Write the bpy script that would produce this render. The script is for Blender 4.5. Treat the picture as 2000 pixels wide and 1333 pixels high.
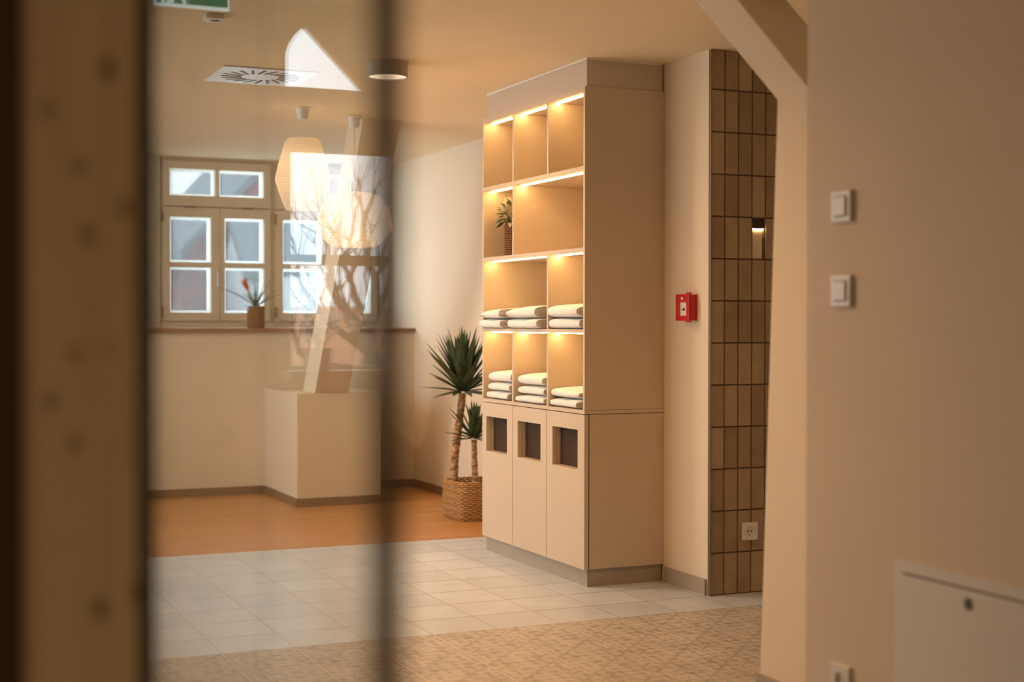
import bpy, bmesh, math, random
from mathutils import Vector, Matrix
S = bpy.context.scene
for o in list(bpy.data.objects):
    bpy.data.objects.remove(o)
COL = S.collection

# ------------------------------------------------------------------ camera
H = 1.25
cam_d = bpy.data.cameras.new('camera')
cam = bpy.data.objects.new('camera', cam_d)
COL.objects.link(cam)
CR = ((0.9153849, 0.0040298, -0.4025596), (-0.4025785, 0.0117480, -0.9153101), (0.0010408, 0.9999229, 0.0123763))
cam.matrix_world = Matrix.Translation((0, 0, H)) @ Matrix(CR).to_4x4()
cam_d.sensor_width = 36
cam_d.lens = 51.3
cam_d.clip_start = 0.02
cam_d.dof.use_dof = True
cam_d.dof.focus_distance = 7.1
cam_d.dof.aperture_fstop = 1.8
S.camera = cam

# ------------------------------------------------------------------ view, sky
S.view_settings.view_transform = 'Standard'
S.view_settings.look = 'None'
S.view_settings.exposure = 0.1
S.view_settings.gamma = 1.0
S.view_settings.use_curve_mapping = False
W = bpy.data.worlds.new('sky')
S.world = W
W.use_nodes = True
nt = W.node_tree
bg = nt.nodes['Background']
tc = nt.nodes.new('ShaderNodeTexCoord')
sp = nt.nodes.new('ShaderNodeSeparateXYZ')
rp = nt.nodes.new('ShaderNodeValToRGB')
rp.color_ramp.elements[0].position = 0.0
rp.color_ramp.elements[0].color = (0.88, 0.95, 0.985, 1)
rp.color_ramp.elements[1].position = 0.7
rp.color_ramp.elements[1].color = (0.74, 0.87, 1.0, 1)
nt.links.new(tc.outputs['Generated'], sp.inputs[0])
nt.links.new(sp.outputs['Z'], rp.inputs['Fac'])
nt.links.new(rp.outputs['Color'], bg.inputs['Color'])
bg.inputs['Strength'].default_value = 2.2
WARM = (1.0, 0.60, 0.30)
DAY = (0.76, 0.91, 1.0)
DAY2 = (1.0, 0.84, 0.64)


def lamp(name, kind, loc, energy, color, parent=None, size=0.2, size_y=None, rot=(0, 0, 0), spread=None):
    d = bpy.data.lights.new(name, kind)
    d.energy = energy
    d.color = color
    if kind == 'AREA':
        d.size = size
        if size_y:
            d.shape = 'RECTANGLE'
            d.size_y = size_y
        else:
            d.shape = 'DISK'
        if spread:
            d.spread = spread
    elif kind == 'POINT':
        d.shadow_soft_size = size
    elif kind == 'SPOT':
        d.shadow_soft_size = size
        d.spot_size = spread or 2.4
        d.spot_blend = 0.6
    o = bpy.data.objects.new(name, d)
    o.location = loc
    o.rotation_euler = rot
    COL.objects.link(o)
    if parent:
        o.parent = parent
    return o


# area lamps added for daylight at the left wall openings and back windows
lamp('left_daylight_fill', 'AREA', (-0.62, 9.1, 1.6), 34, DAY, size=1.3, size_y=1.5, rot=(0, -math.pi / 2, 0))
lamp('left_daylight_fill', 'AREA', (-0.62, 7.15, 1.6), 20, DAY2, size=1.3, size_y=1.5, rot=(0, -math.pi / 2, 0))  # added to brighten the far corner and cabinet, tinted warmer than daylight
lamp('daylight_back', 'AREA', (2.85, 11.4, 1.9), 36, DAY, size=1.7, size_y=1.2, rot=(math.radians(-90), 0, 0))


# ------------------------------------------------------------------ mesh helpers
ORG = {}


def props(o, label=None, cat=None, group=None, kind=None):
    if label: o['label'] = label
    if cat: o['category'] = cat
    if group: o['group'] = group
    if kind: o['kind'] = kind
    return o


def thing(name, loc, label, cat, group=None, kind=None):
    o = bpy.data.objects.new(name, None)
    o.empty_display_size = 0.05
    o.location = loc
    COL.objects.link(o)
    ORG[o] = Vector(loc)
    return props(o, label, cat, group, kind)


class MB:
    def __init__(s):
        s.v = []; s.f = []; s.mi = []; s.cur = 0

    def face(s, idx):
        s.f.append(tuple(idx)); s.mi.append(s.cur)

    def box(s, x0, x1, y0, y1, z0, z1):
        b = len(s.v)
        x0, x1 = sorted((x0, x1)); y0, y1 = sorted((y0, y1)); z0, z1 = sorted((z0, z1))
        s.v += [(x0, y0, z0), (x1, y0, z0), (x1, y1, z0), (x0, y1, z0), (x0, y0, z1), (x1, y0, z1), (x1, y1, z1), (x0, y1, z1)]
        for f in ((0, 3, 2, 1), (4, 5, 6, 7), (0, 1, 5, 4), (1, 2, 6, 5), (2, 3, 7, 6), (3, 0, 4, 7)):
            s.face([b + i for i in f])
        return s

    def prism(s, poly, axis, a, b, poly2=None):
        """poly: 2D points; axis 'x': (y,z) between x=a,b; 'y': (x,z); 'z': (x,y)"""
        def P(p, t):
            if axis == 'x': return (t, p[0], p[1])
            if axis == 'y': return (p[0], t, p[1])
            return (p[0], p[1], t)
        n = len(poly); k = len(s.v)
        s.v += [P(p, a) for p in poly] + [P(p, b) for p in (poly2 or poly)]
        s.face(list(range(k, k + n))[::-1]); s.face(range(k + n, k + 2 * n))
        for i in range(n):
            j = (i + 1) % n
            s.face((k + i, k + j, k + n + j, k + n + i))
        return s

    def tube(s, pts, rad, n=8, cap=True):
        pts = [Vector(p) for p in pts]
        if not hasattr(rad, '__len__'): rad = [rad] * len(pts)
        k = len(s.v); prev = None
        for i, p in enumerate(pts):
            t = (pts[min(i + 1, len(pts) - 1)] - pts[max(i - 1, 0)]).normalized()
            if prev is None:
                u = t.cross(Vector((0, 0, 1)) if abs(t.z) < 0.9 else Vector((1, 0, 0))).normalized()
            else:
                u = (prev - t * prev.dot(t)).normalized()
            prev = u
            w = t.cross(u)
            for j in range(n):
                a = 2 * math.pi * j / n
                s.v.append(tuple(p + (u * math.cos(a) + w * math.sin(a)) * rad[i]))
        for i in range(len(pts) - 1):
            for j in range(n):
                a = k + i * n + j; b = k + i * n + (j + 1) % n
                s.face((a, b, b + n, a + n))
        if cap:
            s.face([k + j for j in range(n)][::-1])
            e = k + (len(pts) - 1) * n
            s.face([e + j for j in range(n)])
        return s

    def lathe(s, prof, c=(0, 0, 0), n=32, cap0=True, cap1=True, ang=0.0, shape=None):
        k = len(s.v)
        for r, z in prof:
            for j in range(n):
                a = ang + 2 * math.pi * j / n
                ca, sa = math.cos(a), math.sin(a)
                q = 1.0
                if shape: q = 1.0 / (abs(ca) ** shape + abs(sa) ** shape) ** (1.0 / shape)
                s.v.append((c[0] + r * q * ca, c[1] + r * q * sa, c[2] + z))
        m = len(prof)
        for i in range(m - 1):
            for j in range(n):
                a = k + i * n + j; b = k + i * n + (j + 1) % n
                s.face((a, b, b + n, a + n))
        if cap0: s.face([k + j for j in range(n)][::-1])
        if cap1: s.face([k + (m - 1) * n + j for j in range(n)])
        return s

    def disc(s, c, r, axis='y', n=20, t=0.002):
        poly = [(r * math.cos(2 * math.pi * i / n), r * math.sin(2 * math.pi * i / n)) for i in range(n)]
        if axis == 'y': return s.prism([(c[0] + p[0], c[2] + p[1]) for p in poly], 'y', c[1], c[1] + t)
        if axis == 'x': return s.prism([(c[1] + p[0], c[2] + p[1]) for p in poly], 'x', c[0], c[0] + t)
        return s.prism([(c[0] + p[0], c[1] + p[1]) for p in poly], 'z', c[2], c[2] + t)

    def grid(s, axis, a, b, us, vs, holes):
        """watertight slab with rectangular holes; us, vs extents (lo,hi); holes (u0,u1,v0,v1)"""
        U = sorted(set(list(us) + [h[0] for h in holes] + [h[1] for h in holes]))
        V = sorted(set(list(vs) + [h[2] for h in holes] + [h[3] for h in holes]))
        U = [u for u in U if us[0] <= u <= us[1]]; V = [v for v in V if vs[0] <= v <= vs[1]]

        def P(u, v, t):
            return {'x': (t, u, v), 'y': (u, t, v), 'z': (u, v, t)}[axis]
        idx = {}

        def I(i, j, t):
            if (i, j, t) not in idx:
                idx[(i, j, t)] = len(s.v); s.v.append(P(U[i], V[j], (a, b)[t]))
            return idx[(i, j, t)]

        def solid(i, j):
            if i < 0 or j < 0 or i >= len(U) - 1 or j >= len(V) - 1: return False
            u = (U[i] + U[i + 1]) / 2; v = (V[j] + V[j + 1]) / 2
            return not any(h[0] < u < h[1] and h[2] < v < h[3] for h in holes)
        for i in range(len(U) - 1):
            for j in range(len(V) - 1):
                if not solid(i, j): continue
                s.face((I(i, j, 0), I(i + 1, j, 0), I(i + 1, j + 1, 0), I(i, j + 1, 0)))
                s.face((I(i, j, 1), I(i, j + 1, 1), I(i + 1, j + 1, 1), I(i + 1, j, 1)))
                for di, dj, p, q in ((-1, 0, (i, j), (i, j + 1)), (1, 0, (i + 1, j + 1), (i + 1, j)), (0, -1, (i + 1, j), (i, j)), (0, 1, (i, j + 1), (i + 1, j + 1))):
                    if not solid(i + di, j + dj):
                        s.face((I(*p, 0), I(*q, 0), I(*q, 1), I(*p, 1)))
        return s

    def blade(s, base, d0, length, width, droop=0.3, fold=0.25, n=7, tipw=0.02, side=None, base_w=0.6, peak=0.35):
        """a leaf: V-folded tapering strip leaving base along d0 and bending down"""
        d = Vector(d0).normalized(); p = Vector(base)
        up = Vector((0, 0, 1))
        sd = d.cross(up)
        if sd.length < 1e-3: sd = Vector((1, 0, 0))
        sd.normalize()
        if side is not None: sd = (sd * math.cos(side) + d.cross(sd) * math.sin(side)).normalized()
        k = len(s.v)
        for i in range(n + 1):
            t = i / n
            w = width * (base_w + (1 - base_w) * math.sin(min(t / peak, 1) * math.pi / 2)) if t < peak else width * max(tipw, (1 - ((t - peak) / (1 - peak)) ** 1.6))
            nn = sd.cross(d).normalized()
            s.v += [tuple(p - sd * w / 2 + nn * w * fold), tuple(p), tuple(p + sd * w / 2 + nn * w * fold)]
            d = (d - up * droop / n * (0.4 + 1.2 * t)).normalized()
            sd = (sd - d * sd.dot(d)).normalized()
            p = p + d * length / n
        for i in range(n):
            a = k + i * 3
            s.face((a, a + 1, a + 4, a + 3)); s.face((a + 1, a + 2, a + 5, a + 4))
        return s

    def build(s, name, m, parent=None, smooth=False, bevel=0, org=None, label=None, cat=None, group=None, kind=None, recalc=True, seg=2, auto=None):
        root = parent
        while root is not None and root.parent is not None: root = root.parent
        off = ORG.get(root, Vector((0, 0, 0))) if root is not None else Vector(org or (0, 0, 0))
        me = bpy.data.meshes.new(name)
        me.from_pydata([tuple(Vector(p) - off) for p in s.v], [], s.f)
        for mm in (m if isinstance(m, (list, tuple)) else [m]): me.materials.append(mm)
        for p, i in zip(me.polygons, s.mi): p.material_index = i
        if recalc:
            bm = bmesh.new(); bm.from_mesh(me)
            bmesh.ops.recalc_face_normals(bm, faces=bm.faces)
            bm.to_mesh(me); bm.free()
        if smooth:
            for p in me.polygons: p.use_smooth = True
            if auto is not None:
                me.set_sharp_from_angle(angle=math.radians(auto))
        o = bpy.data.objects.new(name, me)
        COL.objects.link(o)
        if parent: o.parent = parent
        else:
            o.location = off; ORG[o] = off
        if bevel:
            b = o.modifiers.new('bevel', 'BEVEL'); b.width = bevel; b.segments = seg; b.limit_method = 'ANGLE'
        return props(o, label, cat, group, kind)


def copy_tree(o, parent=None):
    c = o.copy(); COL.objects.link(c); c.parent = parent
    for ch in list(o.children): copy_tree(ch, c)
    return c


# ------------------------------------------------------------------ materials
class N:
    def __init__(s, name):
        s.m = bpy.data.materials.new(name); s.m.use_nodes = True
        s.t = s.m.node_tree; s.b = s.t.nodes['Principled BSDF']; s.out = s.t.nodes['Material Output']

    def n(s, kind, **kw):
        x = s.t.nodes.new('ShaderNode' + kind)
        for k, v in kw.items(): setattr(x, k, v)
        return x

    def l(s, a, b): s.t.links.new(a, b)

    def math(s, op, a, b=None, c=None, clamp=False):
        x = s.n('Math', operation=op, use_clamp=clamp)
        for i, v in enumerate((a, b, c)):
            if v is None: continue
            if isinstance(v, (int, float)): x.inputs[i].default_value = v
            else: s.l(v, x.inputs[i])
        return x.outputs[0]

    def mix(s, f, a, b, mode='MIX'):
        x = s.n('Mix', data_type='RGBA', blend_type=mode)
        for i, v in ((0, f), (6, a), (7, b)):
            if isinstance(v, (int, float)): x.inputs[i].default_value = v
            elif isinstance(v, tuple): x.inputs[i].default_value = (*v, 1) if len(v) == 3 else v
            else: s.l(v, x.inputs[i])
        return x.outputs[2]

    def pos(s): return s.n('NewGeometry').outputs['Position']
    def obj(s): return s.n('TexCoord').outputs['Object']

    def noise(s, vec, scale, detail=3, rough=0.5, stretch=None):
        if stretch:
            mp = s.n('Mapping'); mp.inputs['Scale'].default_value = stretch; s.l(vec, mp.inputs[0]); vec = mp.outputs[0]
        x = s.n('TexNoise'); x.inputs['Scale'].default_value = scale; x.inputs['Detail'].default_value = detail; x.inputs['Roughness'].default_value = rough
        s.l(vec, x.inputs['Vector']); return x.outputs['Fac']

    def ramp(s, f, stops):
        x = s.n('ValToRGB'); e = x.color_ramp.elements
        while len(e) < len(stops): e.new(0.5)
        for el, (p, c) in zip(e, stops): el.position = p; el.color = (*c, 1)
        s.l(f, x.inputs['Fac']); return x.outputs['Color']

    def bump(s, h, strength=0.2, dist=0.01):
        x = s.n('Bump'); x.inputs['Strength'].default_value = strength; x.inputs['Distance'].default_value = dist
        s.l(h, x.inputs['Height']); s.l(x.outputs[0], s.b.inputs['Normal'])

    def base(s, c, rough=0.5, spec=None, metal=0):
        if isinstance(c, tuple): s.b.inputs['Base Color'].default_value = (*c, 1)
        else: s.l(c, s.b.inputs['Base Color'])
        if isinstance(rough, (int, float)): s.b.inputs['Roughness'].default_value = rough
        else: s.l(rough, s.b.inputs['Roughness'])
        s.b.inputs['Metallic'].default_value = metal
        if spec is not None: s.b.inputs['Specular IOR Level'].default_value = spec
        return s


def simple(name, c, rough=0.5, var=0.06, scale=8, bump=0, spec=None, metal=0):
    q = N(name)
    f = q.noise(q.obj(), scale, 4)
    lo = tuple(max(0, x * (1 - var)) for x in c); hi = tuple(min(1, x * (1 + var)) for x in c)
    q.base(q.ramp(f, [(0.3, lo), (0.7, hi)]), rough, spec, metal)
    if bump: q.bump(q.noise(q.obj(), scale * 12, 3), bump, 0.002)
    return q.m


def emit(name, c, strength):
    q = N(name)
    q.b.inputs['Base Color'].default_value = (*c, 1)
    q.b.inputs['Emission Color'].default_value = (*c, 1)
    q.b.inputs['Emission Strength'].default_value = strength
    return q.m


PAINT = simple('wall_paint', (0.81, 0.70, 0.55), 0.75, 0.02, 2, 0.12, 0.3)
CEILP = simple('ceiling_paint', (0.90, 0.76, 0.54), 0.85, 0.02, 2, 0.05, 0.2)
LAM = simple('cabinet_laminate', (0.63, 0.52, 0.40), 0.42, 0.015, 3, 0, 0.4)
LAM2 = simple('fascia_laminate', (0.62, 0.53, 0.44), 0.5, 0.015, 3, 0, 0.3)
LIGHTTRIM = simple('light_trim', (0.85, 0.82, 0.76), 0.5, 0.01, 3)
PLINTH = simple('grey_plinth', (0.40, 0.345, 0.285), 0.5, 0.06, 9, 0, 0.3)
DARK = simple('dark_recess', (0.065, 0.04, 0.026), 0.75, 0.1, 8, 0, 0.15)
WHITEPL = simple('white_plastic', (0.80, 0.79, 0.76), 0.35, 0.01, 3)
GREYPL = simple('grey_plastic', (0.35, 0.34, 0.33), 0.4, 0.03, 5)
BLACK = simple('black_plastic', (0.02, 0.02, 0.02), 0.5, 0.1, 5)
RED = simple('red_plastic', (0.55, 0.012, 0.018), 0.35, 0.05, 5)
STEEL = simple('brushed_steel', (0.6, 0.58, 0.55), 0.3, 0.05, 9, 0, None, 1.0)
GOLDM = simple('tile_edge_profile', (0.30, 0.23, 0.16), 0.35, 0.05, 9, 0, None, 0.8)
FRAME = simple('window_frame_paint', (0.80, 0.68, 0.53), 0.5, 0.03, 4, 0, 0.3)
LAMPGREY = simple('lamp_housing', (0.66, 0.58, 0.49), 0.5, 0.03, 5)
STRIP = emit('led_strip', (1.0, 0.61, 0.24), 48)
DIFF = emit('lamp_diffuser', (1.0, 0.76, 0.52), 2.2)
BULB = emit('lantern_bulb', (1.0, 0.74, 0.45), 6)


def m_baseboard():
    q = N('baseboard_wood'); f = q.noise(q.pos(), 14, 4, 0.6, (1, 1, 12))
    q.base(q.ramp(f, [(0.3, (0.20, 0.125, 0.075)), (0.7, (0.28, 0.18, 0.11))]), 0.5); return q.m


def m_sillwood():
    q = N('sill_wood'); f = q.noise(q.pos(), 10, 4, 0.6, (1, 10, 10))
    q.base(q.ramp(f, [(0.3, (0.30, 0.15, 0.075)), (0.7, (0.42, 0.23, 0.12))]), 0.38); return q.m


def m_post():
    q = N('pine_timber'); p = q.pos()
    g = q.noise(p, 30, 5, 0.6, (1, 1, 0.06))
    c = q.ramp(g, [(0.25, (0.43, 0.325, 0.215)), (0.55, (0.57, 0.45, 0.315)), (0.8, (0.64, 0.52, 0.375))])
    ks = [(0.2151, 1.5, 1.0), (0.188, 1.403, .6), (0.1952, 1.336, .8), (0.2321, 1.364, .7), (0.1827, 1.22, .5), (0.2145, 1.225, .35), (0.161, 1.173, .7), (0.184, 1.132, .6), (0.2065, 0.967, 1.0), (0.2427, 0.98, .9), (0.157, 1.456, .5)]
    tot = None
    for x, z, a in ks:
        m = q.n('VectorMath', operation='SUBTRACT'); q.l(p, m.inputs[0]); m.inputs[1].default_value = (x, 1.48, z)
        s2 = q.n('VectorMath', operation='MULTIPLY'); q.l(m.outputs[0], s2.inputs[0]); s2.inputs[1].default_value = (1, 0.25, 0.7)
        ln = q.n('VectorMath', operation='LENGTH'); q.l(s2.outputs[0], ln.inputs[0])
        v = q.math('MULTIPLY', q.math('SUBTRACT', 1.0, q.math('DIVIDE', ln.outputs['Value'], 0.011), clamp=True), a)
        tot = v if tot is None else q.math('MAXIMUM', tot, v)
    c = q.mix(tot, c, (0.06, 0.025, 0.01))
    q.base(c, 0.6, 0.25); q.bump(g, 0.15, 0.002); return q.m


def m_darkwood():
    q = N('dark_stained_wood'); g = q.noise(q.pos(), 30, 4, 0.6, (1, 1, 0.06))
    q.base(q.ramp(g, [(0.3, (0.055, 0.03, 0.018)), (0.7, (0.085, 0.048, 0.03))]), 0.6, 0.2); return q.m


def m_floorwood():
    q = N('wood_floor'); p = q.pos()
    br = q.n('TexBrick'); br.offset = 0.43; br.inputs['Scale'].default_value = 1
    br.inputs['Brick Width'].default_value = 1.25; br.inputs['Row Height'].default_value = 0.13; br.inputs['Mortar Size'].default_value = 0.0016
    br.inputs['Mortar Smooth'].default_value = 0.3
    br.inputs['Color1'].default_value = (0.2, 0.2, 0.2, 1); br.inputs['Color2'].default_value = (0.8, 0.8, 0.8, 1); br.inputs['Mortar'].default_value = (0, 0, 0, 1)
    q.l(p, br.inputs['Vector'])
    g = q.noise(p, 9, 5, 0.6, (0.5, 7, 1))
    f = q.math('ADD', q.math('MULTIPLY', br.outputs['Color'], 0.35), q.math('MULTIPLY', g, 0.65))
    c = q.ramp(f, [(0.2, (0.38, 0.17, 0.055)), (0.5, (0.54, 0.26, 0.085)), (0.8, (0.64, 0.33, 0.12))])
    q.base(c, 0.4, 0.4); q.bump(g, 0.05, 0.002); return q.m


TX, TY, TS = 1.21, 5.46, 0.283


def tile_uv(q):
    p = q.pos(); s = q.n('SeparateXYZ'); q.l(p, s.inputs[0])
    u = q.math('FRACT', q.math('DIVIDE', q.math('SUBTRACT', s.outputs['X'], TX - 40 * TS), TS))
    v = q.math('FRACT', q.math('DIVIDE', q.math('SUBTRACT', s.outputs['Y'], TY - 60 * TS), TS))
    du = q.math('SUBTRACT', 0.5, q.math('ABSOLUTE', q.math('SUBTRACT', u, 0.5)))
    dv = q.math('SUBTRACT', 0.5, q.math('ABSOLUTE', q.math('SUBTRACT', v, 0.5)))
    iu = q.math('FLOOR', q.math('DIVIDE', q.math('SUBTRACT', s.outputs['X'], TX - 40 * TS), TS))
    iv = q.math('FLOOR', q.math('DIVIDE', q.math('SUBTRACT', s.outputs['Y'], TY - 60 * TS), TS))
    cb = q.n('CombineXYZ'); q.l(iu, cb.inputs[0]); q.l(iv, cb.inputs[1])
    wn = q.n('TexWhiteNoise'); wn.noise_dimensions = '3D'; q.l(cb.outputs[0], wn.inputs['Vector'])
    return p, u, v, du, dv, wn.outputs['Value']


def m_tile():
    q = N('plain_floor_tile'); p, u, v, du, dv, r = tile_uv(q)
    cl = q.noise(p, 7, 5, 0.6)
    f = q.math('ADD', q.math('MULTIPLY', cl, 0.7), q.math('MULTIPLY', r, 0.3))
    c = q.ramp(f, [(0.25, (0.51, 0.555, 0.615)), (0.55, (0.575, 0.625, 0.69)), (0.8, (0.64, 0.695, 0.765))])
    g = q.math('LESS_THAN', q.math('MINIMUM', du, q.math('MULTIPLY', dv, 0.5)), 0.0085)
    c = q.mix(g, c, (0.36, 0.31, 0.27))
    q.base(c, 0.36, 0.45); q.bump(q.math('SUBTRACT', 1.0, g), 0.25, 0.002); return q.m


def m_pattern():
    q = N('patterned_cement_tile'); p, u, v, du, dv, r = tile_uv(q)
    cb = q.n('CombineXYZ'); q.l(du, cb.inputs[0]); q.l(dv, cb.inputs[1])
    sm = q.math('ADD', du, dv); df = q.math('ABSOLUTE', q.math('SUBTRACT', du, dv))
    n1 = q.noise(cb.outputs[0], 6.5, 2, 0.5)
    w1 = q.math('SINE', q.math('MULTIPLY', sm, 19.0)); w2 = q.math('SINE', q.math('MULTIPLY', df, 21.0))
    n2 = q.noise(p, 15, 4, 0.6)
    orn = q.math('ADD', q.math('MULTIPLY', q.math('MULTIPLY', w1, w2), 0.17), q.math('ADD', q.math('MULTIPLY', n1, 0.55), q.math('MULTIPLY', n2, 0.45)))
    orn = q.math('MULTIPLY', q.math('SUBTRACT', orn, 0.47), 7.0, clamp=True)
    band = q.math('LESS_THAN', q.math('ABSOLUTE', q.math('SUBTRACT', sm, 0.33)), 0.022)
    diag = q.math('LESS_THAN', df, 0.032)
    orn = q.math('MAXIMUM', orn, q.math('MAXIMUM', band, q.math('MULTIPLY', diag, 0.9)))
    wear = q.math('MULTIPLY', q.math('SUBTRACT', q.noise(p, 14, 5, 0.7), 0.25), 2.6, clamp=True)
    orn = q.math('MULTIPLY', orn, wear)
    cl = q.noise(p, 6, 4)
    bs = q.ramp(cl, [(0.3, (0.50, 0.46, 0.40)), (0.7, (0.59, 0.545, 0.48))])
    c = q.mix(q.math('MULTIPLY', orn, 0.85), bs, (0.235, 0.21, 0.19))
    gu = q.math('LESS_THAN', du, 0.013)
    c = q.mix(gu, c, (0.68, 0.60, 0.50))
    gv = q.math('LESS_THAN', dv, 0.006)
    c = q.mix(gv, c, (0.30, 0.26, 0.22))
    q.base(c, 0.45, 0.35); return q.m


def m_walltile():
    q = N('glazed_wall_tile'); g = q.n('NewGeometry'); r = g.outputs['Random Per Island']; p = g.outputs['Position']
    c = q.ramp(q.math('ADD', q.math('MULTIPLY', r, 0.5), q.math('MULTIPLY', q.noise(p, 9, 4, 0.6), 0.5)), [(0.25, (0.31, 0.215, 0.125)), (0.5, (0.39, 0.28, 0.17)), (0.75, (0.47, 0.35, 0.22))])
    q.base(c, 0.22, 0.5); q.bump(q.noise(p, 22, 3, 0.5), 0.35, 0.004); return q.m


def m_weave(name, c0, c1, sc=60):
    q = N(name); o = q.obj(); s = q.n('SeparateXYZ'); q.l(o, s.inputs[0])
    ang = q.math('ARCTAN2', s.outputs['Y'], s.outputs['X'])
    row = q.math('MULTIPLY', s.outputs['Z'], sc)
    par = q.math('MULTIPLY', q.math('FLOOR', row), math.pi)
    a = q.math('SINE', q.math('ADD', q.math('MULTIPLY', ang, 26.0), par))
    b = q.math('ABSOLUTE', q.math('SINE', q.math('MULTIPLY', row, math.pi)))
    h = q.math('ADD', q.math('MULTIPLY', a, 0.5), b)
    nz = q.noise(o, 55, 3, 0.6)
    f = q.math('ADD', q.math('MULTIPLY', h, 0.38), q.math('MULTIPLY', nz, 0.6))
    q.base(q.ramp(f, [(0.15, tuple(x * 0.25 for x in c0)), (0.45, c0), (0.85, c1)]), 0.7, 0.2)
    q.bump(h, 1.0, 0.008); return q.m


def m_towel():
    q = N('white_terry'); o = q.obj()
    q.base(q.ramp(q.noise(o, 20, 4), [(0.3, (0.86, 0.85, 0.82)), (0.7, (0.93, 0.92, 0.90))]), 0.95, 0.1)
    q.b.inputs['Sheen Weight'].default_value = 0.3
    q.bump(q.noise(o, 260, 2), 0.6, 0.004); return q.m


def m_leaf(name, c0, c1, rough=0.4, trans=0.15):
    q = N(name)
    q.base(q.ramp(q.noise(q.obj(), 22, 3), [(0.3, c0), (0.7, c1)]), rough, 0.4)
    if trans:
        t = q.n('BsdfTranslucent'); t.inputs['Color'].default_value = (*c1, 1)
        mx = q.n('MixShader'); mx.inputs[0].default_value = trans
        q.l(q.b.outputs[0], mx.inputs[1]); q.l(t.outputs[0], mx.inputs[2]); q.l(mx.outputs[0], q.out.inputs[0])
    return q.m


def m_translucent(name, c, fac=0.5, rib=None):
    q = N(name)
    col = c
    q.base(c, 0.8, 0.1)
    t = q.n('BsdfTranslucent'); t.inputs['Color'].default_value = (*c, 1)
    mx = q.n('MixShader'); mx.inputs[0].default_value = fac
    if rib:
        s = q.n('SeparateXYZ'); q.l(q.obj(), s.inputs[0])
        w = q.math('SINE', q.math('MULTIPLY', s.outputs['Z'], rib))
        cc = q.mix(q.math('GREATER_THAN', w, 0.82), c, tuple(x * 0.72 for x in c))
        q.l(cc, q.b.inputs['Base Color']); q.l(cc, t.inputs['Color'])
    q.l(q.b.outputs[0], mx.inputs[1]); q.l(t.outputs[0], mx.inputs[2]); q.l(mx.outputs[0], q.out.inputs[0])
    return q.m


def m_glass(name, scale=1.0, f0=0.04, tint=(1, 1, 1)):
    q = N(name)
    g = q.n('NewGeometry'); d = q.n('VectorMath', operation='DOT_PRODUCT')
    q.l(g.outputs['Normal'], d.inputs[0]); q.l(g.outputs['Incoming'], d.inputs[1])
    c = q.math('SUBTRACT', 1.0, q.math('ABSOLUTE', d.outputs['Value']), clamp=True)
    R = q.math('MULTIPLY', q.math('ADD', q.math('MULTIPLY', q.math('POWER', c, 5.0), 1 - f0), f0), scale)
    tr = q.n('BsdfTransparent'); tr.inputs['Color'].default_value = (*tint, 1)
    gl = q.n('BsdfGlossy'); gl.inputs['Roughness'].default_value = 0.0
    mx = q.n('MixShader'); q.l(R, mx.inputs[0]); q.l(tr.outputs[0], mx.inputs[1]); q.l(gl.outputs[0], mx.inputs[2])
    q.l(mx.outputs[0], q.out.inputs[0])
    q.t.nodes.remove(q.b); return q.m


def m_brick(name, c0, c1, mortar, sc):
    q = N(name); p = q.pos(); s = q.n('SeparateXYZ'); q.l(p, s.inputs[0]); cb = q.n('CombineXYZ')
    q.l(q.math('ADD', s.outputs['X'], s.outputs['Y']), cb.inputs[0]); q.l(s.outputs['Z'], cb.inputs[1])
    b = q.n('TexBrick'); b.inputs['Scale'].default_value = sc
    b.inputs['Color1'].default_value = (*c0, 1); b.inputs['Color2'].default_value = (*c1, 1); b.inputs['Mortar'].default_value = (*mortar, 1)
    q.l(cb.outputs[0], b.inputs['Vector'])
    q.base(q.mix(0.35, b.outputs['Color'], q.ramp(q.noise(p, 1.2, 4), [(0.3, c0), (0.7, c1)])), 0.85); return q.m


BASEW = m_baseboard(); SILL = m_sillwood(); PINE = m_post(); DWOOD = m_darkwood()
FWOOD = m_floorwood(); FTILE = m_tile(); FPAT = m_pattern(); WTILE = m_walltile()
WTILE2 = simple('golden_wall_tile', (0.46, 0.34, 0.21), 0.25, 0.1, 9, 0, 0.5)
GROUT = simple('dark_grout', (0.15, 0.10, 0.065), 0.9, 0.1, 20)
BASKET = m_weave('seagrass_weave', (0.50, 0.25, 0.09), (0.80, 0.50, 0.23), 84)
BASKET2 = m_weave('red_brown_weave', (0.26, 0.11, 0.05), (0.46, 0.24, 0.12), 80)
BASKET3 = m_weave('tan_weave', (0.46, 0.22, 0.10), (0.74, 0.42, 0.20), 80)
TOWEL = m_towel()
YUCCA = m_leaf('yucca_leaf', (0.035, 0.062, 0.028), (0.085, 0.125, 0.05), 0.38, 0.12)
GREEN = m_leaf('strap_leaf', (0.05, 0.10, 0.045), (0.12, 0.19, 0.09), 0.4, 0.25)
VARIE = m_leaf('dark_green_leaf', (0.045, 0.07, 0.02), (0.15, 0.17, 0.06), 0.45, 0.2)
CREAM = m_leaf('cream_leaf', (0.62, 0.55, 0.34), (0.80, 0.74, 0.54), 0.5, 0.3)
ORANGE = m_leaf('orange_flower', (0.75, 0.10, 0.03), (0.9, 0.25, 0.06), 0.45, 0.3)
PETAL = m_translucent('white_petal', (0.92, 0.93, 0.92), 0.6)
TRUNK = N('yucca_bark')
_f = TRUNK.noise(TRUNK.obj(), 26, 4, 0.65, (1, 1, 2.2))
TRUNK.base(TRUNK.ramp(_f, [(0.35, (0.17, 0.08, 0.04)), (0.5, (0.36, 0.20, 0.11)), (0.65, (0.62, 0.43, 0.27))]), 0.9, 0.2)
TRUNK.bump(_f, 0.8, 0.006)
TRUNK = TRUNK.m
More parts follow.
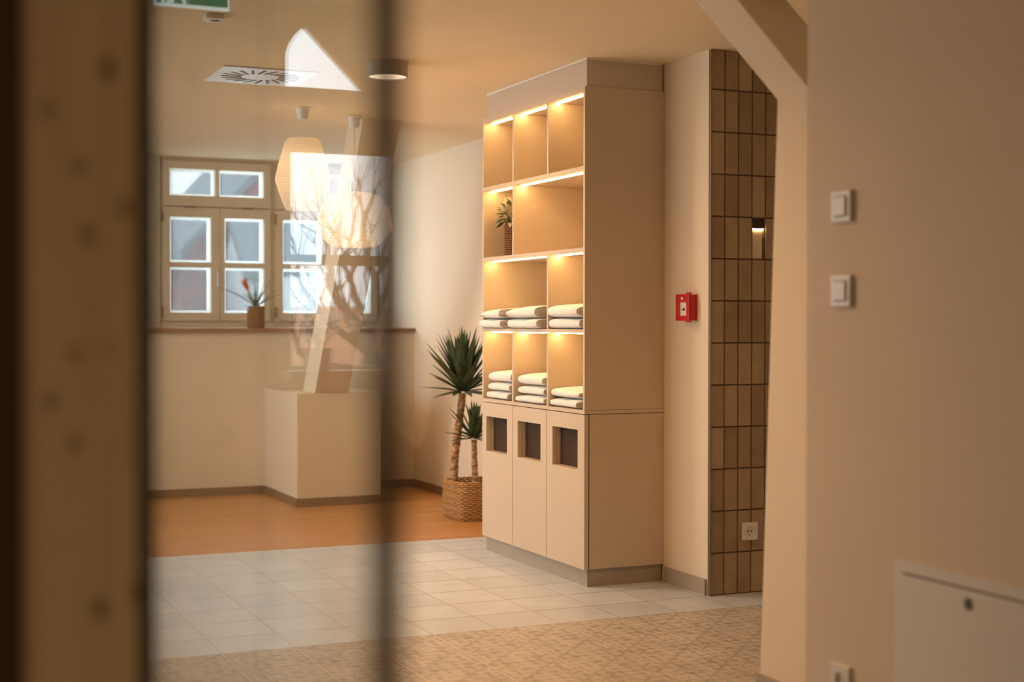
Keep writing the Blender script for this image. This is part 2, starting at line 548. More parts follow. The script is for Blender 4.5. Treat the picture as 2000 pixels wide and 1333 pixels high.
SOIL = simple('potting_soil', (0.05, 0.032, 0.022), 0.95, 0.4, 60)
PAPER = m_translucent('lantern_paper', (0.88, 0.82, 0.72), 0.55, 420.0)
SPACER = m_translucent('glowing_sash_rim', (0.93, 0.94, 0.94), 0.62)  # made translucent so the rim glows with skylight, imitating bloom
DOORGLASS = m_glass('door_glass', 1.02, 0.04, (0.94, 0.975, 0.985))
WINGLASS = m_glass('window_glass', 0.5)
BRICK = m_brick('red_brick', (0.40, 0.15, 0.115), (0.50, 0.22, 0.18), (0.40, 0.32, 0.29), 4)
SLATE = m_brick('grey_roof_tiles', (0.22, 0.25, 0.255), (0.27, 0.295, 0.30), (0.16, 0.18, 0.19), 5)
ORTILE = m_brick('orange_roof_tiles', (0.52, 0.22, 0.12), (0.62, 0.30, 0.18), (0.30, 0.13, 0.08), 5)
RENDER = simple('pale_render', (0.78, 0.81, 0.82), 0.9, 0.05, 1)
MIST = simple('misty_conifers', (0.80, 0.86, 0.87), 1.0, 0.08, 2)  # distance haze is put into this pale colour
BARK = simple('tree_bark', (0.115, 0.085, 0.07), 0.9, 0.3, 20)
GRND = simple('garden_ground', (0.16, 0.18, 0.13), 1.0, 0.3, 2)
SIGNG = emit('sign_green', (0.0, 0.155, 0.085), 0.8)
SIGNW = emit('sign_white', (0.75, 0.86, 0.80), 0.8)

ST = 'structure'
HALLBROWN = simple('hall_bounce_brown', (0.20, 0.11, 0.055), 0.7, 0.15, 3)  # brown chosen for unseen walls to darken and warm the bounce


def struct(mb, name, m, label, cat, **kw):
    return mb.build(name, m, label=label, cat=cat, kind=ST, **kw)


# ------------------------------------------------------------------ room shell
CH = 2.5
struct(MB().prism([(-3.4, -2.7), (4.6, -2.7), (4.6, TY), (-0.9, TY), (-0.9, 5.8), (-3.4, 5.8)], 'z', -0.1, 0), 'floor_patterned', FPAT, 'worn ornamental cement tile floor in the near hall', 'floor')
struct(MB().box(-0.9, 4.6, TY, 7.85, -0.1, 0), 'floor_tiled', FTILE, 'plain square beige tile floor in front of the towel cabinet', 'floor')
struct(MB().box(-0.9, 4.2, 7.85, 11.3, -0.1, 0), 'floor_wood', FWOOD, 'warm brown wooden plank floor below the window ledge', 'floor')
struct(MB().prism([(-3.4, -2.7), (4.6, -2.7), (4.6, 11.4), (-0.85, 11.4), (-0.85, 5.8), (-3.4, 5.8)], 'z', CH, CH + 0.12), 'ceiling', CEILP, 'flat cream painted ceiling', 'ceiling')
struct(MB().box(2.45, 2.62, -2.6, 3.479, 0, CH), 'wall_right', PAINT, 'near cream wall carrying two switches and an access panel', 'wall')
struct(MB().box(-3.2, 2.45, -2.7, -2.6, 0, CH), 'wall_rear', HALLBROWN, 'unseen wall closing the hall behind the viewer, brown for warm dark bounce', 'wall')
struct(MB().box(-3.3, -3.2, -2.7, 5.8, 0, CH), 'wall_hall_left', HALLBROWN, 'unseen wall on the far side of the hall, brown for warm dark bounce', 'wall')
struct(MB().box(3.51, 3.8, 5.75, 7.47, 0, CH), 'wall_alcove', PAINT, 'cream pier carrying the red call point beside the towel cabinet', 'wall')
struct(MB().box(3.8, 3.95, 7.47, 11.3, 0, CH), 'wall_room_right', PAINT, 'bright wall behind the yucca, running to the windows', 'wall')
struct(MB().box(4.4, 4.5, 3.2, 5.735, 0, CH), 'wall_niche_right', PAINT, 'wall closing the passage behind the timber brace', 'wall')
struct(MB().box(2.62, 4.4, 3.2, 3.3, 0, CH), 'wall_niche_near', PAINT, 'wall closing the passage on its near side', 'wall')
struct(MB().grid('x', -0.85, -0.7, (5.8, 11.3), (0, CH), [(6.4, 7.9, 0.9, 2.3), (8.4, 9.9, 0.9, 2.3)]), 'wall_left', PAINT, 'cream wall with two tall daylight openings', 'wall')
struct(MB().grid('y', 11.1, 11.25, (-0.7, 3.8), (1.18, CH), [(1.995, 3.735, 1.21, 2.495)]), 'wall_window', PAINT, 'wall around the row of beige windows', 'wall')
struct(MB().box(-0.7, 3.8, 10.5, 11.25, 0, 1.18), 'wall_parapet', PAINT, 'low cream wall below the window ledge', 'wall')
struct(MB().box(-0.7, 3.799, 10.465, 11.1, 1.18, 1.21), 'trim_1', SILL, 'reddish wooden board topping the low window wall', 'window ledge', bevel=0.004)
struct(MB().box(2.642, 3.24, 9.615, 10.5, 0, 0.77), 'wall_pier', PAINT, 'low cream plinth box carrying the slanted roof post', 'wall')
# slanted roof post on the box (leans inwards), boxed in plaster
struct(MB().prism([(9.62, 0.77), (9.92, 0.77), (8.86, CH), (8.55, CH)], 'x', 2.765, 3.005), 'trim_2', PAINT, 'slanted plastered roof post rising from the low box', 'post', bevel=0.004)
# near brace and post
struct(MB().prism([(3.52, 0), (4.155, 0), (4.06, 1.987), (4.6815, 2.5), (4.455, 2.5), (3.86, 1.98), (3.52, 1.98)], 'x', 2.74, 2.96), 'trim_3', PAINT, 'plastered timber post with a diagonal brace up to the ceiling', 'post', bevel=0.004)
# baseboards
b = MB().box(-0.69, 2.63, 10.487, 10.4995, 0, 0.058)
struct(b, 'baseboard_back', BASEW, 'brown baseboard along the low wall left of the box', 'baseboard')
struct(MB().box(3.2545, 3.785, 10.487, 10.4995, 0, 0.058), 'baseboard_corner', BASEW, 'brown baseboard in the corner right of the box', 'baseboard')
b = MB().prism([(2.629, 10.486), (2.629, 9.602), (3.253, 9.602), (3.253, 10.486), (3.2405, 10.486), (3.2405, 9.6145), (2.6415, 9.6145), (2.6415, 10.486)], 'z', 0, 0.058)
struct(b, 'baseboard_box', BASEW, 'brown baseboard wrapping the low box', 'baseboard')
struct(MB().box(3.787, 3.7995, 7.86, 10.48, 0, 0.058), 'baseboard_right', BASEW, 'brown baseboard under the bright wall behind the yucca', 'baseboard')
struct(MB().box(3.498, 3.5095, 5.757, 6.138, 0, 0.073), 'baseboard_alcove', PLINTH, 'grey tile baseboard under the red call point', 'baseboard')
struct(MB().box(2.727, 2.7395, 3.52, 4.158, 0, 0.07), 'baseboard_post', PLINTH, 'grey tile baseboard at the foot of the braced post', 'baseboard')
# tiled wall
tb = MB()
tb.cur = 1
tb.grid('y', 5.742, 5.86, (3.5105, 4.4), (0, CH), [(3.741, 3.8045, 1.549, 1.735)])
pw, ph, z0 = 0.0733, 0.1932, 0.0
for i in range(12):
    for j in range(13):
        x0 = 3.516 + i * pw; x1 = x0 + pw - 0.0022; a = j * ph + 0.0011; c = min((j + 1) * ph - 0.0011, CH)
        if i == 3 and j == 8: continue
        tb.cur = 2 if (i == 2 and j == 12) else 0
        dy = random.Random(i * 37 + j).uniform(-0.0012, 0.0012)
        e = 0.003
        k = len(tb.v)
        tb.v += [(x0, 5.745, a), (x1, 5.745, a), (x1, 5.745, c), (x0, 5.745, c), (x0 + e, 5.736 + dy, a + e), (x1 - e, 5.736 + dy, a + e), (x1 - e, 5.736 + dy, c - e), (x0 + e, 5.736 + dy, c - e)]
        for f in ((4, 5, 6, 7), (0, 1, 5, 4), (1, 2, 6, 5), (2, 3, 7, 6), (3, 0, 4, 7)): tb.face([k + q for q in f])
struct(tb, 'wall_tiles', [WTILE, GROUT, WTILE2], 'end wall of upright brown glazed tiles with dark joints', 'tiled wall', recalc=True)
struct(MB().box(3.5098, 3.5155, 5.731, 5.7415, 0.0, CH), 'trim_4', GOLDM, 'thin metal edge strip beside the brown tiles', 'edge strip')

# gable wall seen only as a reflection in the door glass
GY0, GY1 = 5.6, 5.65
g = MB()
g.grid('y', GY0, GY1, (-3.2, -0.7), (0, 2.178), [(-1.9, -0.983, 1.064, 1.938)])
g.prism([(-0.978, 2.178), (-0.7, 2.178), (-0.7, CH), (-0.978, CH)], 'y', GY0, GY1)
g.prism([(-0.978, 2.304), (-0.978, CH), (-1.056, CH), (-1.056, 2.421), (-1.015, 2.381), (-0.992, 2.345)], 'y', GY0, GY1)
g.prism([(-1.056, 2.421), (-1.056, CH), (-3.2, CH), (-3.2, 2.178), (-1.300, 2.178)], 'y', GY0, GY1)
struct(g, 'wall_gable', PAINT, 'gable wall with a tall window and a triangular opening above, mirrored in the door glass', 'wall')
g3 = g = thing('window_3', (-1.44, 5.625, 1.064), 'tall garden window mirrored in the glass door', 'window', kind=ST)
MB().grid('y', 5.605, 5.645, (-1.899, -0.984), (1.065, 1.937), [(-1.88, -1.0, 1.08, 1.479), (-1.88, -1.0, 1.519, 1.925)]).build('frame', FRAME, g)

# ------------------------------------------------------------------ windows in the window wall
HANDLE = simple('window_handle_metal', (0.75, 0.73, 0.70), 0.3, 0.03, 5, 0, None, 0.6)


def window_unit(name, x0, lab):
    w = thing(name, (x0 + 0.435, 11.15, 1.21), lab, 'window', kind=ST)
    X = lambda v: x0 + v
    MB().grid('y', 11.115, 11.205, (X(0), X(0.868)), (1.2105, 2.494), [(X(0.025), X(0.84), 1.285, 2.108), (X(0.025), X(0.84), 2.142, 2.465)]).build('frame', FRAME, w)

    def sash(n, a, b, c, d, holes):
        s = MB().grid('y', 11.09, 11.14, (X(a), X(b)), (c, d), [(X(h[0]), X(h[1]), h[2], h[3]) for h in holes]).build(n, FRAME, w, bevel=0.003)
        for h in holes:
            MB().box(X(h[0]) - 0.004, X(h[1]) + 0.004, 11.122, 11.127, h[2] - 0.004, h[3] + 0.004).build('pane', WINGLASS, s)
            t = 0.017
            MB().grid('y', 11.142, 11.168, (X(h[0]) - 0.01, X(h[1]) + 0.01), (h[2] - 0.01, h[3] + 0.01), [(X(h[0]) + t, X(h[1]) - t, h[2] + t, h[3] - t)]).build('outer_sash', SPACER, s, label='white outer sash rim, translucent to glow like bloom')
        return s
    sash('transom_sash', 0.013, 0.838, 2.131, 2.474, [(0.066, 0.408, 2.212, 2.412), (0.442, 0.784, 2.212, 2.412)])
    s1 = sash('casement', 0.013, 0.445, 1.262, 2.122, [(0.068, 0.376, 1.326, 1.668), (0.068, 0.376, 1.708, 2.048)])
    sash('casement', 0.449, 0.838, 1.262, 2.122, [(0.483, 0.785, 1.326, 1.668), (0.483, 0.785, 1.708, 2.048)])
    hm = MB()
    hm.box(X(0.412), X(0.430), 11.078, 11.0895, 1.60, 1.655)
    hm.tube([(X(0.421), 11.078, 1.63), (X(0.421), 11.05, 1.63), (X(0.421), 11.045, 1.61), (X(0.421), 11.045, 1.52)], 0.0075, 8)
    hm.build('handle', HANDLE, s1, smooth=True, auto=40, label='pale metal window handle')
    MB().box(X(0.47), X(0.60), 11.082, 11.0895, 2.438, 2.452).build('vent_strip', WHITEPL, w, label='short white ventilation strip', bevel=0.002)
    for z in (2.05, 1.33):
        MB().tube([(X(0.006), 11.083, z - 0.04), (X(0.006), 11.083, z + 0.04)], 0.0065, 8).build('hinge', BASEW, w)
    for xx in (0.22, 0.66):
        MB().box(X(xx) - 0.045, X(xx) + 0.045, 11.083, 11.0895, 2.120, 2.132).build('hinge', BASEW, w)
    return w


window_unit('window_1', 1.999, 'beige casement window with six panes, behind the orange-flowered plant')
window_unit('window_2', 2.868, 'beige casement window in the corner, behind the paper lanterns')

# ------------------------------------------------------------------ near: timber post, dark jamb, glass door
o = thing('timber_post', (0.195, 1.53, 0), 'knotty pine door post standing close to the viewer', 'post')
MB().box(0.1455, 0.245, 1.48, 1.60, 0, CH).build('post', PINE, o, bevel=0.004)
MB().box(0.2455, 0.2615, 1.478, 1.53, 0, CH).build('gasket', simple('grey_gasket', (0.10, 0.085, 0.068), 0.6, 0.05, 8), o, label='dark grey glazing strip')
MB().box(0.105, 0.2, 1.6005, 1.74, 0, CH).build('door_jamb', DWOOD, None, org=(0.15, 1.67, 0), label='dark stained jamb directly behind the pine door post', cat='door jamb')
o = thing('glass_door', (0.26, 1.1, 0.012), 'clear glass door leaf standing open, hinged at the pine post', 'glass door')
MB().box(0.2565, 0.2635, 0.775, 1.477, 0.012, 2.35).build('pane', DOORGLASS, o)
MB().box(0.2545, 0.2705, 0.762, 0.7745, 0.012, 2.35).build('edge_seal', simple('bronze_edge', (0.10, 0.075, 0.055), 0.5, 0.05, 8), o, label='dark bronze strip on the free edge')
MB().box(0.2505, 0.2695, 1.40, 1.476, 0.25, 0.33).build('hinge', STEEL, o)

# ------------------------------------------------------------------ towel cabinet
CX, CB = 3.08, 3.5095
YN, YF = 6.153, 7.41
cab = thing('towel_cabinet', ((CX + CB) / 2, (YN + YF) / 2, 0), 'tall grey-beige cabinet with lit open shelves of towels above three doors', 'cabinet')
t = 0.018
D1, D2 = 6.993, 6.567
MB().box(CX, CB, YN, YN + t, 0.838, 2.365).build('side_panel', LAM, cab, bevel=0.001)
MB().box(CX, CB, YF - t, YF, 0.838, 2.365).build('side_panel', LAM, cab, bevel=0.001)
MB().box(CX + 0.028, CB, YN + 0.001, YN + t, 0.084, 0.8165).build('side_panel', LAM, cab, bevel=0.001)
MB().box(CX + 0.028, CB, YF - t, YF - 0.001, 0.084, 0.8165).build('side_panel', LAM, cab, bevel=0.001)
MB().box(3.49, 3.5085, YN + t, YF - t, 0.084, 2.342).build('back_panel', LAM, cab)
MB().box(CX + 0.0002, CB, YN + t, YF - t, 2.342, 2.365).build('top_panel', LAM, cab)
ZS = {'A': (1.971, 1.991), 'B': (1.587, 1.607), 'C': (1.203, 1.220)}
for k, (a, c) in ZS.items():
    MB().box(CX + 0.001, 3.489, YN + t + 0.0003, YF - t - 0.0003, a, c).build('shelf', LAM, cab)
MB().box(CX, CB, YN, YF, 0.8195, 0.837).build('base_shelf', LAM, cab)
rows = [(1.9915, 2.3415, [D1, D2]), (1.6075, 1.9705, [D1]), (1.2205, 1.5865, [D2]), (0.8375, 1.2025, [D1, D2])]
for a, c, ds in rows:
    for d in ds:
        MB().box(CX + 0.0005, 3.489, d - 0.0085, d + 0.0085, a, c).build('divider', LAM, cab)
    ys = [YF - t] + ds + [YN + t]
    for i in range(len(ys) - 1):
        MB().box(CX + 0.046, CX + 0.0545, ys[i + 1] + 0.012, ys[i] - 0.012, c - 0.005, c - 0.0005).build('light_strip', STRIP, cab, label='glowing warm light strip')
for y0, y1, w0, w1 in ((7.0, 7.408, 7.069, 7.351), (6.577, 6.996, 6.647, 6.929), (6.155, 6.573, 6.226, 6.507)):
    d = MB().grid('x', CX, CX + 0.022, (y0, y1), (0.082, 0.8155), [(w0, w1, 0.552, 0.741)]).build('door', LAM, cab, bevel=0.001)
    MB().grid('x', CX + 0.0225, CX + 0.045, (w0 - 0.012, w1 + 0.012), (0.54, 0.753), [(w0, w1, 0.552, 0.741)]).build('opening_frame', LAM, d)
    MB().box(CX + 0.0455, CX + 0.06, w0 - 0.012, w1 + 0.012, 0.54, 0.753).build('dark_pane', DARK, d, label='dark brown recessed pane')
MB().box(3.101, 3.11, 6.165, 7.395, 0, 0.0835).box(3.11, 3.50, 6.165, 6.175, 0, 0.0835).box(3.11, 3.50, 7.385, 7.395, 0, 0.0835).build('plinth', PLINTH, cab, label='grey plinth')
MB().box(3.093, 3.5, 6.16, 7.36, 2.366, 2.490).build('fascia', LAM2, cab)
MB().box(3.088, 3.5, 6.155, 7.365, 2.4905, 2.4995).build('edge_trim', LIGHTTRIM, cab, label='thin pale trim under the ceiling')


# ------------------------------------------------------------------ towels
def towel_mesh(w, dep, h, seed, tilt=0.0):
    rnd = random.Random(seed)
    mb = MB(); npr = 36; ny = 12
    ph = [rnd.uniform(0, 6.28) for _ in range(6)]
    ends = []

    def ring(y, sc, bulge):
        k = len(mb.v)
        for i in range(npr):
            a = 2 * math.pi * i / npr
            ca, sa = math.cos(a), math.sin(a)
            x = math.copysign(abs(ca) ** 0.45, ca) * dep / 2
            z = math.copysign(abs(sa) ** 0.5, sa) * h / 2
            fr = 0.5 + 0.5 * x / (dep / 2)
            z *= (0.985 + 0.03 * fr)
            x *= 1 - (1 - sc) * h / dep * 1.4
            z *= sc
            yn = y / (w / 2)
            wob = 0.0018 * math.sin(3.1 * yn + ph[0] + 2 * ca) + 0.0012 * math.sin(7 * yn + ph[1]) * (1 if sa > 0 else 0.2)
            z += h / 2 + wob * (1 if sa > -0.2 else 0) + (tilt * x if sa > 0 else 0) + (0.010 if tilt else 0.0) * (ph[2] - 3) / 3 * yn * (1 if sa > 0 else 0)
            x += 0.004 * math.sin(4 * yn + ph[3]) + 0.003 * math.sin(9 * yn + ph[4])
            mb.v.append((x + dep / 2, y + bulge + 0.002 * math.sin(3 * a + ph[5]), max(z, 0.0)))
        return k
    ks = []
    caps = [(0.06, -0.004), (0.18, 0.004), (0.30, -0.007), (0.44, 0.003), (0.56, -0.008), (0.70, 0.002), (0.80, -0.006), (0.87, -0.001)]
    for sc, bu in caps: ks.append(ring(-w / 2, sc, -bu - 0.002 if sc > 0.9 else bu * -1))
    for i in range(ny + 1):
        u = -1 + 2 * i / ny
        e = max(0.0, abs(u) * 1.0 - 0.80) / 0.20
        ks.append(ring(u * (w / 2 - 0.004), 1.0 - 0.10 * e ** 2.2, 0))
    for sc, bu in reversed(caps): ks.append(ring(w / 2, sc, bu))
    for a, b2 in zip(ks[:-1], ks[1:]):
        for i in range(npr):
            j = (i + 1) % npr
            mb.face((a + i, a + j, b2 + j, b2 + i))
    mb.face([ks[0] + i for i in range(npr)][::-1]); mb.face([ks[-1] + i for i in range(npr)])
    return mb


def towels(stack, yc, z0, x0, w, dep, hs, where, group, seed):
    z = z0 + 0.0006
    names = {2: ['lower', 'upper'], 3: ['bottom', 'middle', 'top']}[len(hs)]
    for i, h in enumerate(hs):
        mb = towel_mesh(w * (1 - 0.02 * i), dep, h, seed + i * 7, 0.045 if i == len(hs) - 1 else 0.0)
        o = mb.build('folded_towel', TOWEL, None, smooth=True, org=(0, 0, 0))
        o.location = (x0 + 0.006 * math.sin(seed + i * 2.3), yc + 0.006 * math.cos(seed * 1.7 + i), z)
        o.rotation_euler = (0, 0, 0.02 * math.sin(seed * 3 + i))
        props(o, 'white folded towel, %s of the %s %s' % (names[i], {2: 'pair', 3: 'three'}[len(hs)], where), 'towel', group)
        z += h + 0.0034


towels('a', 7.245, 1.220, 3.045, 0.28, 0.35, [0.050, 0.054], 'at the far end of the wide towel shelf', 'folded towels on the cabinet shelves', 1)
towels('b', 6.82, 1.220, 3.04, 0.36, 0.35, [0.052, 0.062], 'at the near end of the wide towel shelf', 'folded towels on the cabinet shelves', 2)
towels('c', 6.375, 1.220, 3.07, 0.34, 0.35, [0.052, 0.068], 'in the compartment right of the wide towel shelf', 'folded towels on the cabinet shelves', 3)
towels('d', 7.215, 0.837, 3.09, 0.29, 0.35, [0.042, 0.045, 0.064], 'in the far bottom compartment', 'folded towels on the cabinet shelves', 4)
towels('e', 6.80, 0.837, 3.085, 0.33, 0.35, [0.040, 0.046, 0.062], 'in the middle bottom compartment', 'folded towels on the cabinet shelves', 5)
towels('f', 6.40, 0.837, 3.085, 0.31, 0.35, [0.042, 0.052], 'in the near bottom compartment', 'folded towels on the cabinet shelves', 6)

# ------------------------------------------------------------------ plants
rnd = random.Random(11)
yu = thing('potted_yucca', (3.555, 8.66, 0), 'two-stemmed yucca in a square woven basket beside the towel cabinet', 'potted plant')
bk = MB()
prof = [(0.165, 0.0), (0.175, 0.004)]
nrow = 26
for i in range(nrow * 3 + 1):
    z = 0.006 + 0.238 * i / (nrow * 3)
    prof.append((0.172 + 0.012 * math.sin(math.pi * (z / 0.25) ** 0.8) + 0.0035 * abs(math.sin(math.pi * i / 3)), z))
prof += [(0.168, 0.246), (0.160, 0.240), (0.158, 0.21)]
bk.lathe(prof, (3.555, 8.66, 0), 64, True, True, shape=5.0)
bk.build('basket', BASKET, yu, smooth=True)
MB().lathe([(0.157, 0.211), (0.156, 0.214), (0.02, 0.226)], (3.555, 8.66, 0), 40, shape=5.0).build('soil', SOIL, yu, smooth=True)


def trunk(pts, r0, r1, seed):
    rr = random.Random(seed); n = 34; P = []; R = []
    for i in range(n + 1):
        u = i / n; k = u * (len(pts) - 1); a = min(int(k), len(pts) - 2); f = k - a
        P.append(Vector(pts[a]).lerp(Vector(pts[a + 1]), f))
        R.append((r0 + (r1 - r0) * u) * (1 + (0.10 if i % 2 else -0.06) + rr.uniform(-0.08, 0.08)))
    return MB().tube(P, R, 12)


t1 = [(3.418, 8.70, 0.215), (3.425, 8.695, 0.40), (3.452, 8.685, 0.62), (3.472, 8.68, 0.80)]
t2 = [(3.528, 8.60, 0.215), (3.522, 8.60, 0.36), (3.520, 8.60, 0.505)]
trunk(t1, 0.026, 0.024, 1).build('trunk', TRUNK, yu, smooth=True, label='taller ringed stem')
trunk(t2, 0.020, 0.018, 2).build('trunk', TRUNK, yu, smooth=True, label='shorter ringed stem')


def rosette(c, n, L, wd, seed, up0=0.1, bias=(0, 0)):
    rr = random.Random(seed); m = MB()
    for i in range(n):
        t = i / n
        az = i * 2.39996 + rr.uniform(-0.25, 0.25)
        el = math.radians(-12 + 98 * t ** 0.62 + rr.uniform(-1, 1) * (6 + 16 * (1 - t)))
        ll = L * (0.42 + 0.58 * math.sin(min(1, t * 1.7 + 0.05) * math.pi / 2)) * rr.uniform(0.86, 1.08)
        d = (math.cos(az) * math.cos(el), math.sin(az) * math.cos(el), math.sin(el))
        b0 = Vector(c) + Vector((d[0] * 0.02, d[1] * 0.02, 0.11 * L * (t - 0.3)))
        m.blade(b0, d, ll, wd * rr.uniform(0.8, 1.1), droop=0.12 * (1 - t), fold=0.22, n=7, base_w=0.45, peak=0.42)
    return m


rosette((3.475, 8.68, 0.815), 74, 0.375, 0.05, 5).build('foliage', YUCCA, yu, smooth=True, recalc=False)
rosette((3.520, 8.60, 0.515), 34, 0.235, 0.042, 9).build('foliage', YUCCA, yu, smooth=True, recalc=False)

# plant in the cabinet
pl = thing('potted_plant', (3.20, 7.25, 1.6075), 'cream and green leafy plant in a tall reddish woven pot on the cabinet shelf', 'potted plant')
prof = [(0.046, 0.0), (0.050, 0.003)]
for i in range(61): prof.append((0.0505 + 0.002 * abs(math.sin(math.pi * i / 3)), 0.004 + 0.172 * i / 60))
prof += [(0.046, 0.178), (0.043, 0.165)]
MB().lathe(prof, (3.20, 7.25, 1.6075), 40).build('woven_pot', BASKET2, pl, smooth=True)
MB().lathe([(0.0425, 0.166), (0.005, 0.170)], (3.20, 7.25, 1.6075), 24).build('soil', SOIL, pl)
rr = random.Random(3)
mg, mc = MB(), MB()
for i in range(150):
    az = i * 2.39996; el = math.radians(rr.uniform(-35, 80))
    c = Vector((3.185, 7.265, 1.83)); d = Vector((math.cos(az) * math.cos(el), math.sin(az) * math.cos(el), math.sin(el)))
    p = c + Vector((d.x * 0.06, d.y * 0.06, d.z * 0.07)) * rr.uniform(0.5, 1.0)
    if p.z < 1.795: p.z = 1.795
    tgt = mc if (rr.random() < 0.35 + 0.45 * (d.z > 0.35)) else mg
    tgt.blade(p, d + Vector((0, 0, 0.15)), rr.uniform(0.038, 0.058), rr.uniform(0.02, 0.032), droop=0.7, fold=0.12, n=4, base_w=0.3, peak=0.45)
for i in range(10):
    a = i * 0.63
    mg.tube([(3.20, 7.25, 1.772), (3.20 + 0.02 * math.cos(a), 7.25 + 0.02 * math.sin(a), 1.81), (3.19 + 0.04 * math.cos(a), 7.255 + 0.04 * math.sin(a), 1.85)], 0.0018, 5)
mg.build('green_leaves', VARIE, pl, smooth=True, recalc=False, label='dark green leaves')
mc.build('cream_leaves', CREAM, pl, smooth=True, recalc=False, label='cream coloured leaves')

# bromeliad on the ledge
bp = (2.637, 10.75, 1.2105)
br = thing('flowering_plant', bp, 'orange-flowered plant with thin strap leaves in a woven pot on the window ledge', 'potted plant')
prof = [(0.060, 0.0), (0.064, 0.003)]
for i in range(49): prof.append((0.0645 + 0.002 * abs(math.sin(math.pi * i / 3)), 0.004 + 0.158 * i / 48))
prof += [(0.060, 0.164), (0.056, 0.150)]
MB().lathe(prof, bp, 40).build('woven_pot', BASKET3, br, smooth=True)
MB().lathe([(0.0555, 0.151), (0.005, 0.155)], bp, 24).build('soil', SOIL, br)
m = MB(); c = Vector(bp) + Vector((0, 0, 0.15))
for dx, dy, dz, L, dr in ((-0.85, -0.1, 0.62, 0.40, 0.62), (-0.75, 0.2, 0.75, 0.24, 0.7), (0.35, 0.0, 1.0, 0.27, 0.1), (0.75, -0.1, 0.8, 0.25, 0.55), (0.85, 0.2, 0.75, 0.23, 0.8), (0.6, -0.3, 0.5, 0.2, 0.4),
                          (-0.5, -0.4, 0.6, 0.2, 0.6), (0.1, 0.5, 0.9, 0.22, 0.5), (0.15, -0.5, 0.8, 0.16, 0.6), (-0.3, 0.4, 0.9, 0.2, 0.6), (0.5, 0.1, 0.95, 0.3, 0.35), (-0.2, -0.2, 1.0, 0.12, 0.3)):
    m.blade(c, (dx, dy, dz), L * 1.1, 0.021, droop=dr, fold=0.2, n=9, base_w=0.8, peak=0.3, tipw=0.05)
m.build('leaves', GREEN, br, smooth=True, recalc=False)
m = MB()
m.tube([c, c + Vector((-0.03, 0, 0.06)), c + Vector((-0.058, 0, 0.115))], [0.008, 0.010, 0.012], 8)
m.build('flower_stem', m_leaf('flower_stem', (0.20, 0.16, 0.06), (0.32, 0.20, 0.08), 0.5, 0), br, smooth=True)
m = MB(); f0 = c + Vector((-0.055, 0, 0.105))
for i in range(20):
    t_ = i / 20; az = i * 2.4
    d = Vector((-0.42, 0, 0.9)) + Vector((math.cos(az), math.sin(az), 0.3 * math.sin(az))) * (0.28 + 0.45 * t_)
    m.blade(f0 + Vector((-0.035, 0, 0.078)) * t_, d, 0.066, 0.021, droop=0.25, fold=0.2, n=4, base_w=0.6)
m.build('flower', ORANGE, br, smooth=True, recalc=False, label='orange-red flower spike')

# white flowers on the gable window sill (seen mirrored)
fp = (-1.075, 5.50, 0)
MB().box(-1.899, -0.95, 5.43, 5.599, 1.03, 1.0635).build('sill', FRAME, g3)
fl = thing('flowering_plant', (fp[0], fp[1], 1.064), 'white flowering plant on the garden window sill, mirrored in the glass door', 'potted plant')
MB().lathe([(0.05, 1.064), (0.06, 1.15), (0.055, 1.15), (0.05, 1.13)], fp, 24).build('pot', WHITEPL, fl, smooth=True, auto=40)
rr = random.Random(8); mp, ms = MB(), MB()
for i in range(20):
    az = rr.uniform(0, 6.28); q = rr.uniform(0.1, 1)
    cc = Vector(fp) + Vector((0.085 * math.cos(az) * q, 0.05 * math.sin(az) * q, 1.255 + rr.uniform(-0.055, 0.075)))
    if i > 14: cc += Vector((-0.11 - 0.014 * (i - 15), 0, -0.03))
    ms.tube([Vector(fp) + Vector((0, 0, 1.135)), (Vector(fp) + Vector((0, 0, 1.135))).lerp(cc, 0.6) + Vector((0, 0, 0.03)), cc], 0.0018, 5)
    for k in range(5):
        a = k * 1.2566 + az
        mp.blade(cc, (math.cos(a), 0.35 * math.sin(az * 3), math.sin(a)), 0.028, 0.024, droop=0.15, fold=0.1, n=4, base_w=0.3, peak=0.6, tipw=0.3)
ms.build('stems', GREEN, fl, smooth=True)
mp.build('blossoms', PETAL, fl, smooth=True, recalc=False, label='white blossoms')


# ------------------------------------------------------------------ ceiling things
def downlight(loc, lab, watts=None, color=None, spread=None):
    r = thing('ceiling_light', loc, lab, 'ceiling light', 'round surface ceiling lights')
    m = MB()
    m.lathe([(0.098, 0), (0.098, -0.072), (0.092, -0.072), (0.090, -0.060)], loc, 40, cap0=True, cap1=False)
    m.build('housing', LAMPGREY, r, smooth=True, auto=40)
    MB().disc((loc[0], loc[1], loc[2] - 0.066), 0.0905, 'z', 40, 0.004).build('diffuser', DIFF, r, label='glowing round diffuser')
    lamp('ceiling_light_lamp', 'AREA', (0, 0, -0.075), watts or DLW, color or WARM, r, size=0.17, spread=spread)
    return r


DLW = 13
downlight((2.275, 6.66, 2.4995), 'round ceiling light between the air diffuser and the towel cabinet')
added_lights = [((1.25, 8.7, 2.4995), 'added unseen ceiling light left of the door post, for the wood floor'), ((-1.6, -0.8, 2.4995), 'added unseen ceiling light in the near hall, for the pine post')]  # unseen lamps added to brighten the wood floor and the pine post
for p, lab in added_lights:
    downlight(p, lab, 31 if p[1] < 0 else 24, (1.0, 0.68, 0.36) if p[1] < 0 else None)
downlight((1.5, 4.95, 2.4995), 'added unseen ceiling light above the patterned floor', 19, (1.0, 0.50, 0.18), math.radians(155))  # out-of-view lamp added as warm ambient for the shaded faces

